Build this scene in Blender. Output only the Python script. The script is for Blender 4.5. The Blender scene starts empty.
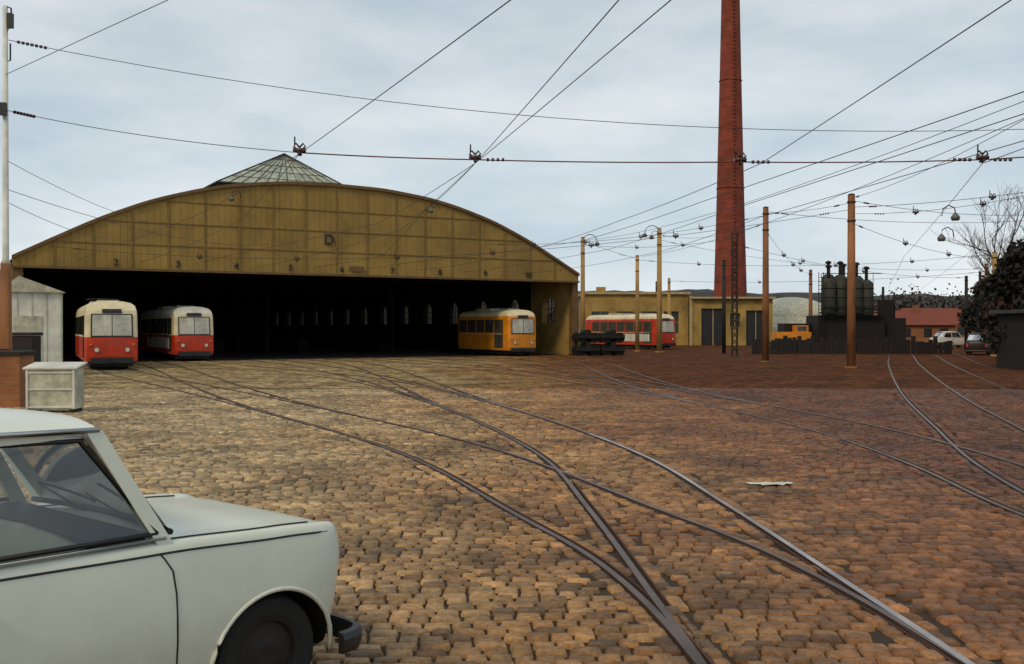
import bpy, math, random
from mathutils import Vector, Matrix, kdtree, noise
random.seed(7)
R=random.random
def U(a,b): return a+(b-a)*random.random()
scene=bpy.context.scene
COL=scene.collection
# ---------------------------------------------------------------- materials
def mat(name,col,rough=.8,metal=0,var=.25,scale=2.0,bump=0,bscale=20,col2=None,spec=.5,stretch=None,dirt=0):
    m=bpy.data.materials.new(name); m.use_nodes=True
    nt=m.node_tree; n=nt.nodes; l=nt.links
    p=n['Principled BSDF']
    p.inputs['Roughness'].default_value=rough; p.inputs['Metallic'].default_value=metal
    p.inputs['Specular IOR Level'].default_value=spec
    tc=n.new('ShaderNodeTexCoord'); mp=n.new('ShaderNodeMapping')
    l.new(tc.outputs['Object'],mp.inputs['Vector'])
    if stretch: mp.inputs['Scale'].default_value=stretch
    nz=n.new('ShaderNodeTexNoise'); nz.inputs['Scale'].default_value=scale; nz.inputs['Detail'].default_value=6; nz.inputs['Roughness'].default_value=.65
    l.new(mp.outputs['Vector'],nz.inputs['Vector'])
    cr=n.new('ShaderNodeValToRGB'); e=cr.color_ramp.elements
    c2=col2 if col2 else [c*(1-var) for c in col]
    c1=col if col2 else [min(1,c*(1+var*.5)) for c in col]
    e[0].position=.35; e[0].color=(*c2,1); e[1].position=.65; e[1].color=(*c1,1)
    l.new(nz.outputs['Fac'],cr.inputs['Fac'])
    out=cr.outputs['Color']
    if dirt:
        # road grime rising from the sill
        sp=n.new('ShaderNodeSeparateXYZ'); l.new(tc.outputs['Object'],sp.inputs[0])
        n2=n.new('ShaderNodeTexNoise'); n2.inputs['Scale'].default_value=7; n2.inputs['Detail'].default_value=7; l.new(tc.outputs['Object'],n2.inputs['Vector'])
        ma=n.new('ShaderNodeMath'); ma.operation='MULTIPLY_ADD'; ma.inputs[1].default_value=.35; l.new(n2.outputs['Fac'],ma.inputs[0]); l.new(sp.outputs['Z'],ma.inputs[2])
        mr=n.new('ShaderNodeMapRange'); mr.inputs[1].default_value=.38; mr.inputs[2].default_value=.85; mr.inputs[3].default_value=dirt; mr.inputs[4].default_value=0; l.new(ma.outputs[0],mr.inputs[0])
        mx=n.new('ShaderNodeMix'); mx.data_type='RGBA'; l.new(mr.outputs[0],mx.inputs[0]); l.new(out,mx.inputs[6]); mx.inputs[7].default_value=(.16,.12,.07,1); out=mx.outputs[2]
    l.new(out,p.inputs['Base Color'])
    if bump:
        nb=n.new('ShaderNodeTexNoise'); nb.inputs['Scale'].default_value=bscale; nb.inputs['Detail'].default_value=5
        l.new(tc.outputs['Object'],nb.inputs['Vector'])
        bp=n.new('ShaderNodeBump'); bp.inputs['Strength'].default_value=bump; bp.inputs['Distance'].default_value=.02
        l.new(nb.outputs['Fac'],bp.inputs['Height']); l.new(bp.outputs['Normal'],p.inputs['Normal'])
    return m
def brickmat(name,c1,c2,mortar,bw,rh,ms=.01,axis='XZ',bump=.3):
    m=bpy.data.materials.new(name); m.use_nodes=True
    nt=m.node_tree;n=nt.nodes;l=nt.links;p=n['Principled BSDF'];p.inputs['Roughness'].default_value=.9
    tc=n.new('ShaderNodeTexCoord'); sp=n.new('ShaderNodeSeparateXYZ'); cb=n.new('ShaderNodeCombineXYZ')
    l.new(tc.outputs['Object'],sp.inputs[0])
    ad=n.new('ShaderNodeMath'); ad.operation='ADD'
    l.new(sp.outputs['X'],ad.inputs[0]); l.new(sp.outputs['Y'],ad.inputs[1])
    l.new(ad.outputs[0],cb.inputs['X']); l.new(sp.outputs['Z'],cb.inputs['Y'])
    b=n.new('ShaderNodeTexBrick'); b.inputs['Scale'].default_value=1; b.inputs['Brick Width'].default_value=bw; b.inputs['Row Height'].default_value=rh; b.inputs['Mortar Size'].default_value=ms
    b.inputs['Color1'].default_value=(*c1,1); b.inputs['Color2'].default_value=(*c2,1); b.inputs['Mortar'].default_value=(*mortar,1)
    l.new(cb.outputs[0],b.inputs['Vector'])
    nz=n.new('ShaderNodeTexNoise'); nz.inputs['Scale'].default_value=.6; nz.inputs['Detail'].default_value=7; l.new(tc.outputs['Object'],nz.inputs['Vector'])
    mr=n.new('ShaderNodeMapRange'); mr.inputs[1].default_value=.3; mr.inputs[2].default_value=.7; mr.inputs[3].default_value=.6; mr.inputs[4].default_value=1.2
    l.new(nz.outputs['Fac'],mr.inputs[0])
    mx=n.new('ShaderNodeMix'); mx.data_type='RGBA'; mx.blend_type='MULTIPLY'; mx.inputs[0].default_value=1
    l.new(b.outputs['Color'],mx.inputs[6]); l.new(mr.outputs[0],mx.inputs[7]); l.new(mx.outputs[2],p.inputs['Base Color'])
    bp=n.new('ShaderNodeBump'); bp.inputs['Strength'].default_value=bump; bp.inputs['Distance'].default_value=.01; bp.invert=True
    l.new(b.outputs['Fac'],bp.inputs['Height']); l.new(bp.outputs['Normal'],p.inputs['Normal'])
    return m
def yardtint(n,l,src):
    """large-scale tint, greyer west; lens vignette and colour cast painted in to the east"""
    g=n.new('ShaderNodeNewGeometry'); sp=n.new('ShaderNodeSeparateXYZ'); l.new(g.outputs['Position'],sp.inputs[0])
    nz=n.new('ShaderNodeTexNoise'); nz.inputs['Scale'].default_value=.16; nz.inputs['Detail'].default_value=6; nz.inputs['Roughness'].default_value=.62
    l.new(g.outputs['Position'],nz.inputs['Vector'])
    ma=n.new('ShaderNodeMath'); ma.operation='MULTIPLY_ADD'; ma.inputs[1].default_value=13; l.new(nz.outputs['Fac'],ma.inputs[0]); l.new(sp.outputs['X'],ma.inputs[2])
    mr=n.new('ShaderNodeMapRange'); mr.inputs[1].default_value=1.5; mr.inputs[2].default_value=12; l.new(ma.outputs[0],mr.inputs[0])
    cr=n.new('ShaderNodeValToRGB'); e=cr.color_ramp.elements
    e[0].position=0; e[0].color=(1.08,.90,.60,1); e[1].position=1; e[1].color=(.36,.145,.062,1)  # ramp end darker and redder: vignette and cast put into the stone colour
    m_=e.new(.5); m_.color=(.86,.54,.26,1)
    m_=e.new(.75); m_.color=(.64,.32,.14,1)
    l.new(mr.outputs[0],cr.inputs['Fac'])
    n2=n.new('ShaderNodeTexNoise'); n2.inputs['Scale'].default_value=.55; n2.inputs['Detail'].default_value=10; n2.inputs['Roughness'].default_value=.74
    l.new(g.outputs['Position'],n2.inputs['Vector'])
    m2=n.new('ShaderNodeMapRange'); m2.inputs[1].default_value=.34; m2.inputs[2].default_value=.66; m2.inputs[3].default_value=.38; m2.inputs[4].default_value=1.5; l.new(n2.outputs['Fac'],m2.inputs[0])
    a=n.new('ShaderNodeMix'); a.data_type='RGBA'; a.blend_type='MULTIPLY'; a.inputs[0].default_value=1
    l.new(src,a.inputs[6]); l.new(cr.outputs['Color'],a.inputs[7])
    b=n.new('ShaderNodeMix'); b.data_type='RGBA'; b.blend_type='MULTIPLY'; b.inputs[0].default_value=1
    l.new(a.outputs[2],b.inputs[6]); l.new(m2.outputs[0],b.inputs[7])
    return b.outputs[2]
def stonemat():
    m=bpy.data.materials.new('sett_stone'); m.use_nodes=True
    nt=m.node_tree;n=nt.nodes;l=nt.links;p=n['Principled BSDF']
    at=n.new('ShaderNodeAttribute'); at.attribute_name='tint'
    g=n.new('ShaderNodeNewGeometry')
    n3=n.new('ShaderNodeTexNoise'); n3.inputs['Scale'].default_value=22; n3.inputs['Detail'].default_value=6; n3.inputs['Roughness'].default_value=.75; l.new(g.outputs['Position'],n3.inputs['Vector'])
    m3=n.new('ShaderNodeMapRange'); m3.inputs[1].default_value=.35; m3.inputs[2].default_value=.65; m3.inputs[3].default_value=.55; m3.inputs[4].default_value=1.3; l.new(n3.outputs['Fac'],m3.inputs[0])
    mx=n.new('ShaderNodeMix'); mx.data_type='RGBA'; mx.blend_type='MULTIPLY'; mx.inputs[0].default_value=1
    l.new(at.outputs['Color'],mx.inputs[6]); l.new(m3.outputs[0],mx.inputs[7])
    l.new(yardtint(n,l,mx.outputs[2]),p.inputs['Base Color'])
    p.inputs['Specular IOR Level'].default_value=.35
    mr=n.new('ShaderNodeMapRange'); mr.inputs[3].default_value=.8; mr.inputs[4].default_value=.4; l.new(n3.outputs['Fac'],mr.inputs[0]); l.new(mr.outputs[0],p.inputs['Roughness'])
    nb=n.new('ShaderNodeTexNoise'); nb.inputs['Scale'].default_value=34; nb.inputs['Detail'].default_value=6; nb.inputs['Roughness'].default_value=.7; l.new(g.outputs['Position'],nb.inputs['Vector'])
    bp=n.new('ShaderNodeBump'); bp.inputs['Strength'].default_value=.9; bp.inputs['Distance'].default_value=.016
    l.new(nb.outputs['Fac'],bp.inputs['Height']); l.new(bp.outputs['Normal'],p.inputs['Normal'])
    return m
def farstone():
    m=bpy.data.materials.new('sett_paving_sheet'); m.use_nodes=True
    nt=m.node_tree;n=nt.nodes;l=nt.links;p=n['Principled BSDF'];p.inputs['Roughness'].default_value=.95; p.inputs['Specular IOR Level'].default_value=.06
    g=n.new('ShaderNodeNewGeometry')
    b=n.new('ShaderNodeTexBrick'); b.inputs['Scale'].default_value=1; b.inputs['Brick Width'].default_value=.16; b.inputs['Row Height'].default_value=.13; b.inputs['Mortar Size'].default_value=.010
    b.inputs['Color1'].default_value=(.46,.41,.32,1); b.inputs['Color2'].default_value=(.20,.175,.13,1); b.inputs['Mortar'].default_value=(.05,.035,.018,1)
    l.new(g.outputs['Position'],b.inputs['Vector'])
    # patches of lighter / darker setts, so the paving still reads at a distance
    vo=n.new('ShaderNodeTexNoise'); vo.inputs['Scale'].default_value=2.2; vo.inputs['Detail'].default_value=4; vo.inputs['Roughness'].default_value=.8; l.new(g.outputs['Position'],vo.inputs['Vector'])
    mr=n.new('ShaderNodeMapRange'); mr.inputs[1].default_value=.35; mr.inputs[2].default_value=.65; mr.inputs[3].default_value=.45; mr.inputs[4].default_value=1.35; l.new(vo.outputs['Fac'],mr.inputs[0])
    mx=n.new('ShaderNodeMix'); mx.data_type='RGBA'; mx.blend_type='MULTIPLY'; mx.inputs[0].default_value=1
    l.new(b.outputs['Color'],mx.inputs[6]); l.new(mr.outputs[0],mx.inputs[7])
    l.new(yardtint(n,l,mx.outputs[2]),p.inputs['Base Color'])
    return m
def glassmat(name,tint=(.75,.8,.8),gl_=.05):
    m=bpy.data.materials.new(name); m.use_nodes=True
    nt=m.node_tree;n=nt.nodes;l=nt.links; n.clear()
    o=n.new('ShaderNodeOutputMaterial'); t=n.new('ShaderNodeBsdfTransparent'); t.inputs[0].default_value=(*tint,1)
    gl=n.new('ShaderNodeBsdfGlossy'); gl.inputs['Roughness'].default_value=.03
    f=n.new('ShaderNodeFresnel'); f.inputs[0].default_value=1.5
    ad=n.new('ShaderNodeMath'); ad.operation='ADD'; ad.inputs[1].default_value=gl_; l.new(f.outputs[0],ad.inputs[0])
    x=n.new('ShaderNodeMixShader'); l.new(ad.outputs[0],x.inputs[0]); l.new(t.outputs[0],x.inputs[1]); l.new(gl.outputs[0],x.inputs[2]); l.new(x.outputs[0],o.inputs[0])
    return m
M={}
M['fascia']=mat('fascia_board',(.29,.185,.046),.85,var=.32,scale=.45,stretch=(1,1,.7),bump=.1)
M['fascia_line']=mat('fascia_batten',(.20,.125,.035),.85)
M['fascia_trim']=mat('fascia_trim',(.14,.08,.026),.8)
M['dark']=mat('dark_interior',(.010,.008,.007),.95)  # near-black: hall shade painted into walls, vault underside, floor and steelwork
M['darksteel']=mat('dark_steel',(.016,.011,.010),.7,metal=.2)
M['blackish']=mat('soot_steel',(.008,.006,.005),.9)
M['roof']=mat('roof_felt',(.05,.05,.045),.9)
M['brickyel']=brickmat('yellow_brick',(.33,.21,.06),(.26,.15,.045),(.2,.15,.08),.25,.08)
M['plaster']=mat('yellow_render',(.33,.215,.06),.9,var=.45,scale=.5)
M['chim']=brickmat('chimney_brick',(.30,.045,.018),(.18,.03,.013),(.13,.045,.028),.5,.16,.02)
M['lglass']=mat('lantern_glass',(.40,.43,.34),.4,var=.4,scale=2.5)
M['cornice']=mat('cornice_light',(.40,.31,.15),.8)
M['black']=mat('black_paint',(.012,.012,.012),.5,var=.1)
M['wire']=mat('wire_metal',(.035,.026,.024),.5,metal=.3,var=.1)
M['wirered']=mat('rusty_wire',(.13,.024,.018),.6,var=.1)
M['insul']=mat('brown_insulator',(.06,.018,.012),.25)
M['mast']=mat('concrete_mast',(.38,.23,.08),.85,var=.4,scale=1.5,stretch=(1,1,.3))
M['mastred']=mat('rusty_mast',(.25,.10,.035),.8,var=.5,scale=1.5,stretch=(1,1,.3))
M['white']=mat('white_paint',(.62,.62,.55),.7,var=.25,scale=1.5)
M['galv']=mat('grey_box_paint',(.46,.45,.34),.7,var=.4,scale=3)
M['rail']=mat('rail_steel',(.14,.085,.06),.42,metal=.8,var=.6,scale=1.2)
M['railb']=mat('rail_steel_polished',(.42,.35,.31),.3,metal=.95,var=.5,scale=1.2)
M['railside']=mat('rail_rust',(.055,.022,.010),.85)
M['dirt']=mat('joint_dirt',(.038,.022,.010),.95,var=.4,scale=3,bump=.4)
M['land']=mat('ground_soil',(.10,.08,.05),.95,scale=.02)
M['hill']=mat('hill_woods',(.028,.026,.024),1,scale=.03,var=.5)
M['bark']=mat('bark',(.05,.032,.02),.95,var=.4,scale=6)
M['twig']=mat('twigs',(.11,.045,.028),.95)
M['leafd']=mat('dark_foliage',(.012,.012,.008),.9,var=.5,scale=1.5)
M['leafb']=mat('brown_foliage',(.040,.019,.010),.9,var=.5,scale=1.5)
M['redroof']=mat('red_tile_roof',(.18,.04,.02),.85,scale=3)
M['silo']=mat('silo_green_grey',(.026,.027,.016),.7,var=.5,scale=1.5)
M['tyre']=mat('tyre_rubber',(.010,.010,.010),.85,var=.2)
M['chrome']=mat('chrome',(.5,.5,.5),.18,metal=1,var=.1)
M['carglass']=glassmat('car_glass',(.78,.80,.76),.07)
M['panes']=glassmat('dimming_panes',(.52,.50,.42),0)  # tint dims the windows: their brightness is put into the pane colour
M['panesl']=glassmat('dimming_panes_light',(.8,.78,.65),0)  # lighter copy, so windows near the entrance read brighter
M['tramglass']=mat('tram_windscreen',(.50,.49,.40),.15,var=.45,scale=1.1,spec=.8)  # light grey base stands in for sky reflected in the windscreen
M['tramwin']=mat('tram_side_window',(.06,.06,.05),.1,var=.3,spec=.8)
M['cream']=mat('cream_paint',(.66,.58,.37),.45,var=.25,scale=1.2)
M['red']=mat('tram_red',(.55,.04,.008),.4,var=.35,scale=1.2,dirt=.5)
M['orange']=mat('tram_yellow',(.68,.24,.012),.45,var=.25,scale=1.2,dirt=.5)
M['lampw']=mat('lamp_glass',(.6,.6,.5),.3)
M['lampg']=mat('lamp_housing',(.10,.10,.09),.4)
M['seat']=mat('seat_vinyl',(.10,.03,.02),.7)
M['orangebrick']=brickmat('orange_brick',(.34,.12,.035),(.26,.085,.025),(.2,.13,.07),.25,.08)
M['stone']=stonemat(); M['farstone']=farstone()
# ---------------------------------------------------------------- mesh builder
class B:
    def __init__(s): s.v=[];s.f=[];s.m=[];s.s=[]
    def add(s,vs,fs,mi=0,sm=False):
        o=len(s.v); s.v+= [tuple(x) for x in vs]
        for f in fs: s.f.append(tuple(i+o for i in f)); s.m.append(mi); s.s.append(sm)
    def box(s,c,d,mi=0,rz=0):
        cx,cy,cz=c; a,b,h=d[0]/2,d[1]/2,d[2]/2; co,si=math.cos(rz),math.sin(rz)
        vs=[]
        for z in(-h,h):
            for x,y in((-a,-b),(a,-b),(a,b),(-a,b)): vs.append((cx+x*co-y*si,cy+x*si+y*co,cz+z))
        s.add(vs,[(0,3,2,1),(4,5,6,7),(0,1,5,4),(1,2,6,5),(2,3,7,6),(3,0,4,7)],mi)
    def tube(s,pts,r,mi=0,seg=6,cap=True,sm=True):
        pts=[Vector(p) for p in pts]; n=len(pts)
        rr=r if isinstance(r,(list,tuple)) else [r]*n
        vs=[];fs=[]
        for i,p in enumerate(pts):
            t=(pts[min(i+1,n-1)]-pts[max(i-1,0)]).normalized()
            ref=Vector((0,0,1)) if abs(t.z)<.9 else Vector((1,0,0))
            a=t.cross(ref).normalized(); b=a.cross(t)
            for k in range(seg):
                q=2*math.pi*k/seg; vs.append(p+(a*math.cos(q)+b*math.sin(q))*rr[i])
        for i in range(n-1):
            for k in range(seg):
                k2=(k+1)%seg; fs.append((i*seg+k,i*seg+k2,(i+1)*seg+k2,(i+1)*seg+k))
        s.add(vs,fs,mi,sm)
        if cap:
            o=len(s.v)-n*seg
            s.f.append(tuple(o+k for k in range(seg))[::-1]); s.m.append(mi); s.s.append(False)
            s.f.append(tuple(o+(n-1)*seg+k for k in range(seg))); s.m.append(mi); s.s.append(False)
    def poly(s,vs,mi=0): s.add(vs,[tuple(range(len(vs)))],mi)
    def make(s,name,mats,parent=None,bevel=0,loc=None,rz=0):
        me=bpy.data.meshes.new(name); me.from_pydata(s.v,[],s.f)
        for m in mats: me.materials.append(m)
        me.polygons.foreach_set('material_index',s.m); me.polygons.foreach_set('use_smooth',s.s); me.update()
        ob=bpy.data.objects.new(name,me); COL.objects.link(ob)
        if parent: ob.parent=parent
        if loc: ob.location=loc
        ob.rotation_euler[2]=rz
        if bevel:
            bm=ob.modifiers.new('b','BEVEL'); bm.width=bevel; bm.segments=2; bm.limit_method='ANGLE'
        return ob
def empty(name,loc=(0,0,0),rz=0):
    e=bpy.data.objects.new(name,None); COL.objects.link(e); e.location=loc; e.rotation_euler[2]=rz; e.empty_display_size=.3; return e
# ---------------------------------------------------------------- tracks
def catmull(P,step=.3):
    P=[Vector(p) for p in P]; Q=[P[0]*2-P[1]]+P+[P[-1]*2-P[-2]]; out=[]
    for i in range(1,len(Q)-2):
        p0,p1,p2,p3=Q[i-1:i+3]; n=max(2,int((p2-p1).length/step))
        t0=0;t1=(p1-p0).length**.5;t2=t1+(p2-p1).length**.5;t3=t2+(p3-p2).length**.5
        for k in range(n):
            t=t1+(t2-t1)*k/n
            A1=p0*((t1-t)/(t1-t0))+p1*((t-t0)/(t1-t0)); A2=p1*((t2-t)/(t2-t1))+p2*((t-t1)/(t2-t1)); A3=p2*((t3-t)/(t3-t2))+p3*((t-t2)/(t3-t2))
            B1=A1*((t2-t)/(t2-t0))+A2*((t-t0)/(t2-t0)); B2=A2*((t3-t)/(t3-t1))+A3*((t-t1)/(t3-t1))
            out.append(B1*((t2-t)/(t2-t1))+B2*((t-t1)/(t2-t1)))
    out.append(P[-1]); return out
UV=Vector((math.cos(math.pi/6),.5)); VV=Vector((-.5,math.cos(math.pi/6))); O=Vector((-25.1,50))
def door(s,v=0): return O+UV*s+VV*v
def hermite(p,t,q,u,step=.3):
    L=(q-p).length; n=int(L/step); out=[]
    t=t.normalized()*L*1.0; u=u.normalized()*L*.6
    for i in range(n+1):
        x=i/n; out.append(p*(2*x**3-3*x*x+1)+t*(x**3-2*x*x+x)+q*(-2*x**3+3*x*x)+u*(x**3-x*x))
    return out
TA=catmull([(1.78,-6),(1.78,0),(1.76,5.2),(1.40,7.8),(.74,9.9),(-1.0,14.86),(-6.14,24.3),(-15.2,39.5),(-17.2,43.2),tuple(door(2.8)),tuple(door(3.0,30))])
TB=catmull([(1.78,-6),(1.78,0),(1.76,5.2),(1.67,7),(1.5,10),(1.17,14),(.10,19.2),(-1.8,25.9),(-5.6,35.9),tuple(door(9.1,-8)),tuple(door(9.0)),tuple(door(9.0,30))])
TC=catmull([(5.9,-4),(5.75,5),(5.7,9.85),(6.02,13),(6.1,17.2),(5.2,24.1),(3.4,33),(.9,43),tuple(door(22.2,-9)),tuple(door(22.2)),tuple(door(22.2,30))])
TF=catmull([(34,90),(26.5,68),(19.6,49.8),(11.2,26.5),(8.6,18.5),(6.75,12.5),(5.9,8),(5.8,3),(5.9,-4)])
TG=catmull([(37,90),(29.6,68),(22.6,49.5),(14.4,26.5),(11.4,17.5),(10.0,10),(9.8,3),(9.8,-4)])
def branch(T,y,s):
    i=min(range(1,len(T)-1),key=lambda k:abs(T[k].y-y)); a=T[i]; t=T[i+1]-T[i-1]
    if t.y<0: t=-t
    q=door(s,-3)
    return hermite(a,t,q,VV)+[door(s,v) for v in(-1,0,30)]
tracks=[TA,TB,TC,TF,TG,branch(TA,20,6.2),branch(TB,17,12.7),branch(TB,21,15.8),branch(TC,18,19),branch(TC,22,25.4),branch(TC,24,29.6)]
KD=[]; rails=[]
for ti,T in enumerate(tracks):
    n=len(T)
    for sd in(-1,1):
        L=[]
        for i,p in enumerate(T):
            t=(T[min(i+1,n-1)]-T[max(i-1,0)]).normalized(); nr=Vector((t.y,-t.x))
            L.append((p+nr*.725*sd,nr,t))
        rails.append((L,sd,ti))
        KD+=[a[0] for a in L]
kd=kdtree.KDTree(len(KD)*3)
ix=0
for L,sd,ti in rails:
    for i,(p,nr,t) in enumerate(L):
        for k in range(3):
            q=p+(L[i+1][0]-p)*(k/3) if i<len(L)-1 else p
            kd.insert((q.x,q.y,0),ix); ix+=1
kd.balance()
def rdist(x,y): return kd.find((x,y,0))[2]
b=B()
for L,sd,ti in rails:
    mi=2 if (ti==1 and sd==1) else 0
    for off0,off1,top,m_ in((-.026,.024,.036,mi),(.062,.074,.031,1)):
        vs=[];o=off0;w=off1
        if off0>0: o,w=(off0,off1) if sd<0 else (-off1,-off0)
        for p,nr,t in L:
            for off,z in((o,0),(o,top),(w,top),(w,0)):
                q=p+nr*off; vs.append((q.x,q.y,z+ti*.0004))
        for i in range(len(L)-1):
            a=i*4
            b.add(vs[a:a+8],[(0,4,5,1),(2,6,7,3)],1); b.add(vs[a:a+8],[(1,5,6,2)],m_)
b.make('tram_rails',[M['rail'],M['railside'],M['railb']])
# ---------------------------------------------------------------- cobbles
import array
V=[];F=[];Cc=[]
def stone(cx,cy,a,w,h,near):
    N=5 if near else 4
    prof={5:[-1,-.84,0,.84,1],4:[-1,-.82,.82,1]}[N]
    o=len(V); ca,sa=math.cos(a),math.sin(a); tx,ty=U(-.06,.06),U(-.06,.06); top=.029+U(-.007,.006)
    g=U(.60,1.22); wm=U(-.03,.04)
    if R()<.16: g*=.58
    if R()<.06: g*=1.35
    c=(.43*g+wm*.5,.375*g,.295*g-wm*.5,1)
    jx=[U(-.10,.07) for _ in range(4)]; 
    for j in range(N):
        for i in range(N):
            u,v=prof[i],prof[j]
            k=1-.07*(u*u*v*v)
            x=u*w/2*k*(1+ (jx[0] if v>0 else jx[1])*.6); y=v*h/2*k*(1+(jx[2] if u>0 else jx[3])*.6)
            e=max(abs(u),abs(v))
            z=top+tx*x+ty*y+ (.0 if e<.9 else -.026) + (.0015 if e<.1 else 0)+(U(-.0015,.0015) if e<.9 else 0)
            V.append((cx+x*ca-y*sa,cy+x*sa+y*ca,z)); Cc.append(c)
    for j in range(N-1):
        for i in range(N-1):
            q=o+j*N+i; F.append((q,q+1,q+N+1,q+N))
YM=30.0
def halfx(y): return .55*y+1.8
grid={}
def occ(x,y,r):
    gx,gy=int(x//.25),int(y//.25)
    for i in(-1,0,1):
        for j in(-1,0,1):
            for q in grid.get((gx+i,gy+j),()):
                if (q[0]-x)**2+(q[1]-y)**2<r*r: return True
    return False
def put(x,y): grid.setdefault((int(x//.25),int(y//.25)),[]).append((x,y))
for L,sd,ti in rails:
    for so in(-1,1):
        acc=0; nxt=.1
        off=so*.095 + (-sd*.03 if so==-sd else 0)
        for i in range(1,len(L)):
            p,nr,t=L[i]; q=L[i-1][0]; seg=(p-q).length
            acc+=seg
            while acc>=nxt:
                f=1-(acc-nxt)/seg; c=q+(p-q)*f+nr*off; ln=U(.13,.19)
                if 2.6<c.y<YM and abs(c.x)<halfx(c.y) and rdist(c.x,c.y)>.068 and not occ(c.x,c.y,.12):
                    stone(c.x,c.y,math.atan2(t.y,t.x),ln,.11,c.y<11); put(c.x,c.y)
                nxt+=ln+.012
y=2.6
while y<YM:
    rh=U(.118,.142); hx=halfx(y)+U(0,.3); x=-hx+U(0,.2)
    while x<hx:
        w=U(.12,.205)
        cx=x+w/2
        warp=.28*math.sin(cx*.27+.5)+.10*math.sin(cx*.9+y*.35)+.05*noise.noise((cx*.8,y*.8,0))
        cy=y+rh/2+warp
        sl=.28*.27*math.cos(cx*.27+.5)+.09*math.cos(cx*.9+y*.35)
        if rdist(cx,cy)>.165 and not occ(cx,cy,.092):
            stone(cx,cy,math.atan(sl)+U(-.04,.04),w-.007,rh-.005,cy<11)
        x+=w
    y+=rh
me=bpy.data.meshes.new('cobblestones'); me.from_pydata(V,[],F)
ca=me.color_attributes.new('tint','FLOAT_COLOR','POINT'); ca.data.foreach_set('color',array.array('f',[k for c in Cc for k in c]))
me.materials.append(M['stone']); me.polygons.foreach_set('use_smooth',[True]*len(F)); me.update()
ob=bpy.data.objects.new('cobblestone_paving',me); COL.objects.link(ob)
print('stones',len(F))
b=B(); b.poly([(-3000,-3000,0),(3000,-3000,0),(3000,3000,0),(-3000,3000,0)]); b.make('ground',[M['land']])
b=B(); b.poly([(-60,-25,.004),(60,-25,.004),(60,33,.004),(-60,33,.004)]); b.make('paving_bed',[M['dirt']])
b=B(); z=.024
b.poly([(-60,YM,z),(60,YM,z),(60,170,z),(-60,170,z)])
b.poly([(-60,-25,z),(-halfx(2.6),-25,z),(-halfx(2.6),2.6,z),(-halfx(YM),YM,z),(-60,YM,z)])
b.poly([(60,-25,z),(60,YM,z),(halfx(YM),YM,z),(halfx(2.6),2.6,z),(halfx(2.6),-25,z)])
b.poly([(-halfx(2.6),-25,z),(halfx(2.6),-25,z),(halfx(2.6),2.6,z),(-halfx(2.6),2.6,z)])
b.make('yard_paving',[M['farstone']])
b=B()
vs=[(3.0+.24*math.cos(a)*(1+.3*math.sin(3*a)),11.55+.13*math.sin(a)*(1+.3*math.cos(2*a)),.040+.006*(k%3)) for k,a in enumerate([i*math.pi/9 for i in range(18)])]
b.add(vs+[(3.0,11.55,.055)],[(i,(i+1)%18,18) for i in range(18)],0,True); b.make('paper_scrap',[M['white']])
# ---------------------------------------------------------------- depot hall
hall=empty('tram_depot_hall',(O.x,O.y,0),math.pi/6)
W=34.15; prof=[(0,10.2),(3,10.13),(6,9.78),(8,9.35),(10.5,8.6),(13,7.55),(15.3,6.35),(17.08,5.4)]
def arc(u):
    c=abs(u-W/2)
    for (a,za),(c2,zb) in zip(prof,prof[1:]):
        if c<=c2:
            t=(c-a)/(c2-a); return za+(zb-za)*t
    return 5.4
def arcs(u): return (arc(max(0,u-.7))+arc(u)*2+arc(min(W,u+.7)))/4 if .7<u<W-.7 else arc(u)
b=B(); nb=100; bw=W/nb
for i in range(nb):
    u0=i*bw+.005; u1=(i+1)*bw-.005; p=-U(.0,.010)
    z0=5.0; za,zb=arcs(u0),arcs(u1)
    vs=[(u0,p,z0),(u1,p,z0),(u1,p,zb),(u0,p,za),(u0,.12,z0),(u1,.12,z0),(u1,.12,zb),(u0,.12,za)]
    b.add(vs,[(0,1,2,3),(0,3,7,4),(1,5,6,2),(5,4,7,6),(3,2,6,7),(0,4,5,1)])
b.make('gable_boards',[M['fascia']],hall)
b=B(); N=80
for i in range(N):
    u0=W*i/N; u1=W*(i+1)/N; za,zb=arcs(u0),arcs(u1)
    vs=[(u0,-.16,za-.06),(u1,-.16,zb-.06),(u1,-.16,zb+.12),(u0,-.16,za+.12),(u0,.35,za-.06),(u1,.35,zb-.06),(u1,.35,zb+.12),(u0,.35,za+.12)]
    b.add(vs,[(0,1,2,3),(5,4,7,6),(3,2,6,7),(0,4,5,1)])
b.box((W/2,-.05,4.95),(W,.2,.12)); 
for zz in(6.3,7.5,8.7):
    us=[W*k/400 for k in range(401) if arcs(W*k/400)>zz+.1]
    b.box(((us[0]+us[-1])/2,-.02,zz),(us[-1]-us[0],.05,.05),1)
for k in range(1,18):
    u=W*k/18; b.box((u,-.025,(5+arcs(u)-.1)/2+0),(.06,.062,arcs(u)-5.25),1)
b.box((.25,.3,2.5),(.5,.5,4.85)); b.box((W-.2,.3,2.5),(.4,.5,4.85))
b.make('gable_trim',[M['fascia_trim'],M['fascia_line']],hall)
b=B(); D=70
for i in range(N):
    u0=W*i/N; u1=W*(i+1)/N; za,zb=arcs(u0)-.05,arcs(u1)-.05
    b.add([(u0,.2,za),(u1,.2,zb),(u1,D,zb),(u0,D,za)],[(0,1,2,3)],0)
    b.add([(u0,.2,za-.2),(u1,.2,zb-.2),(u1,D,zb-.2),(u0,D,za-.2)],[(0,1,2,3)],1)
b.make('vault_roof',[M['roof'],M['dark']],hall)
b=B()
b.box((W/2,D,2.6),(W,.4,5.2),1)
vs=[(W*i/N,D-.1,arcs(W*i/N)) for i in range(N+1)]; b.poly(vs+[(W,D-.1,4),(0,D-.1,4)],1)
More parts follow.
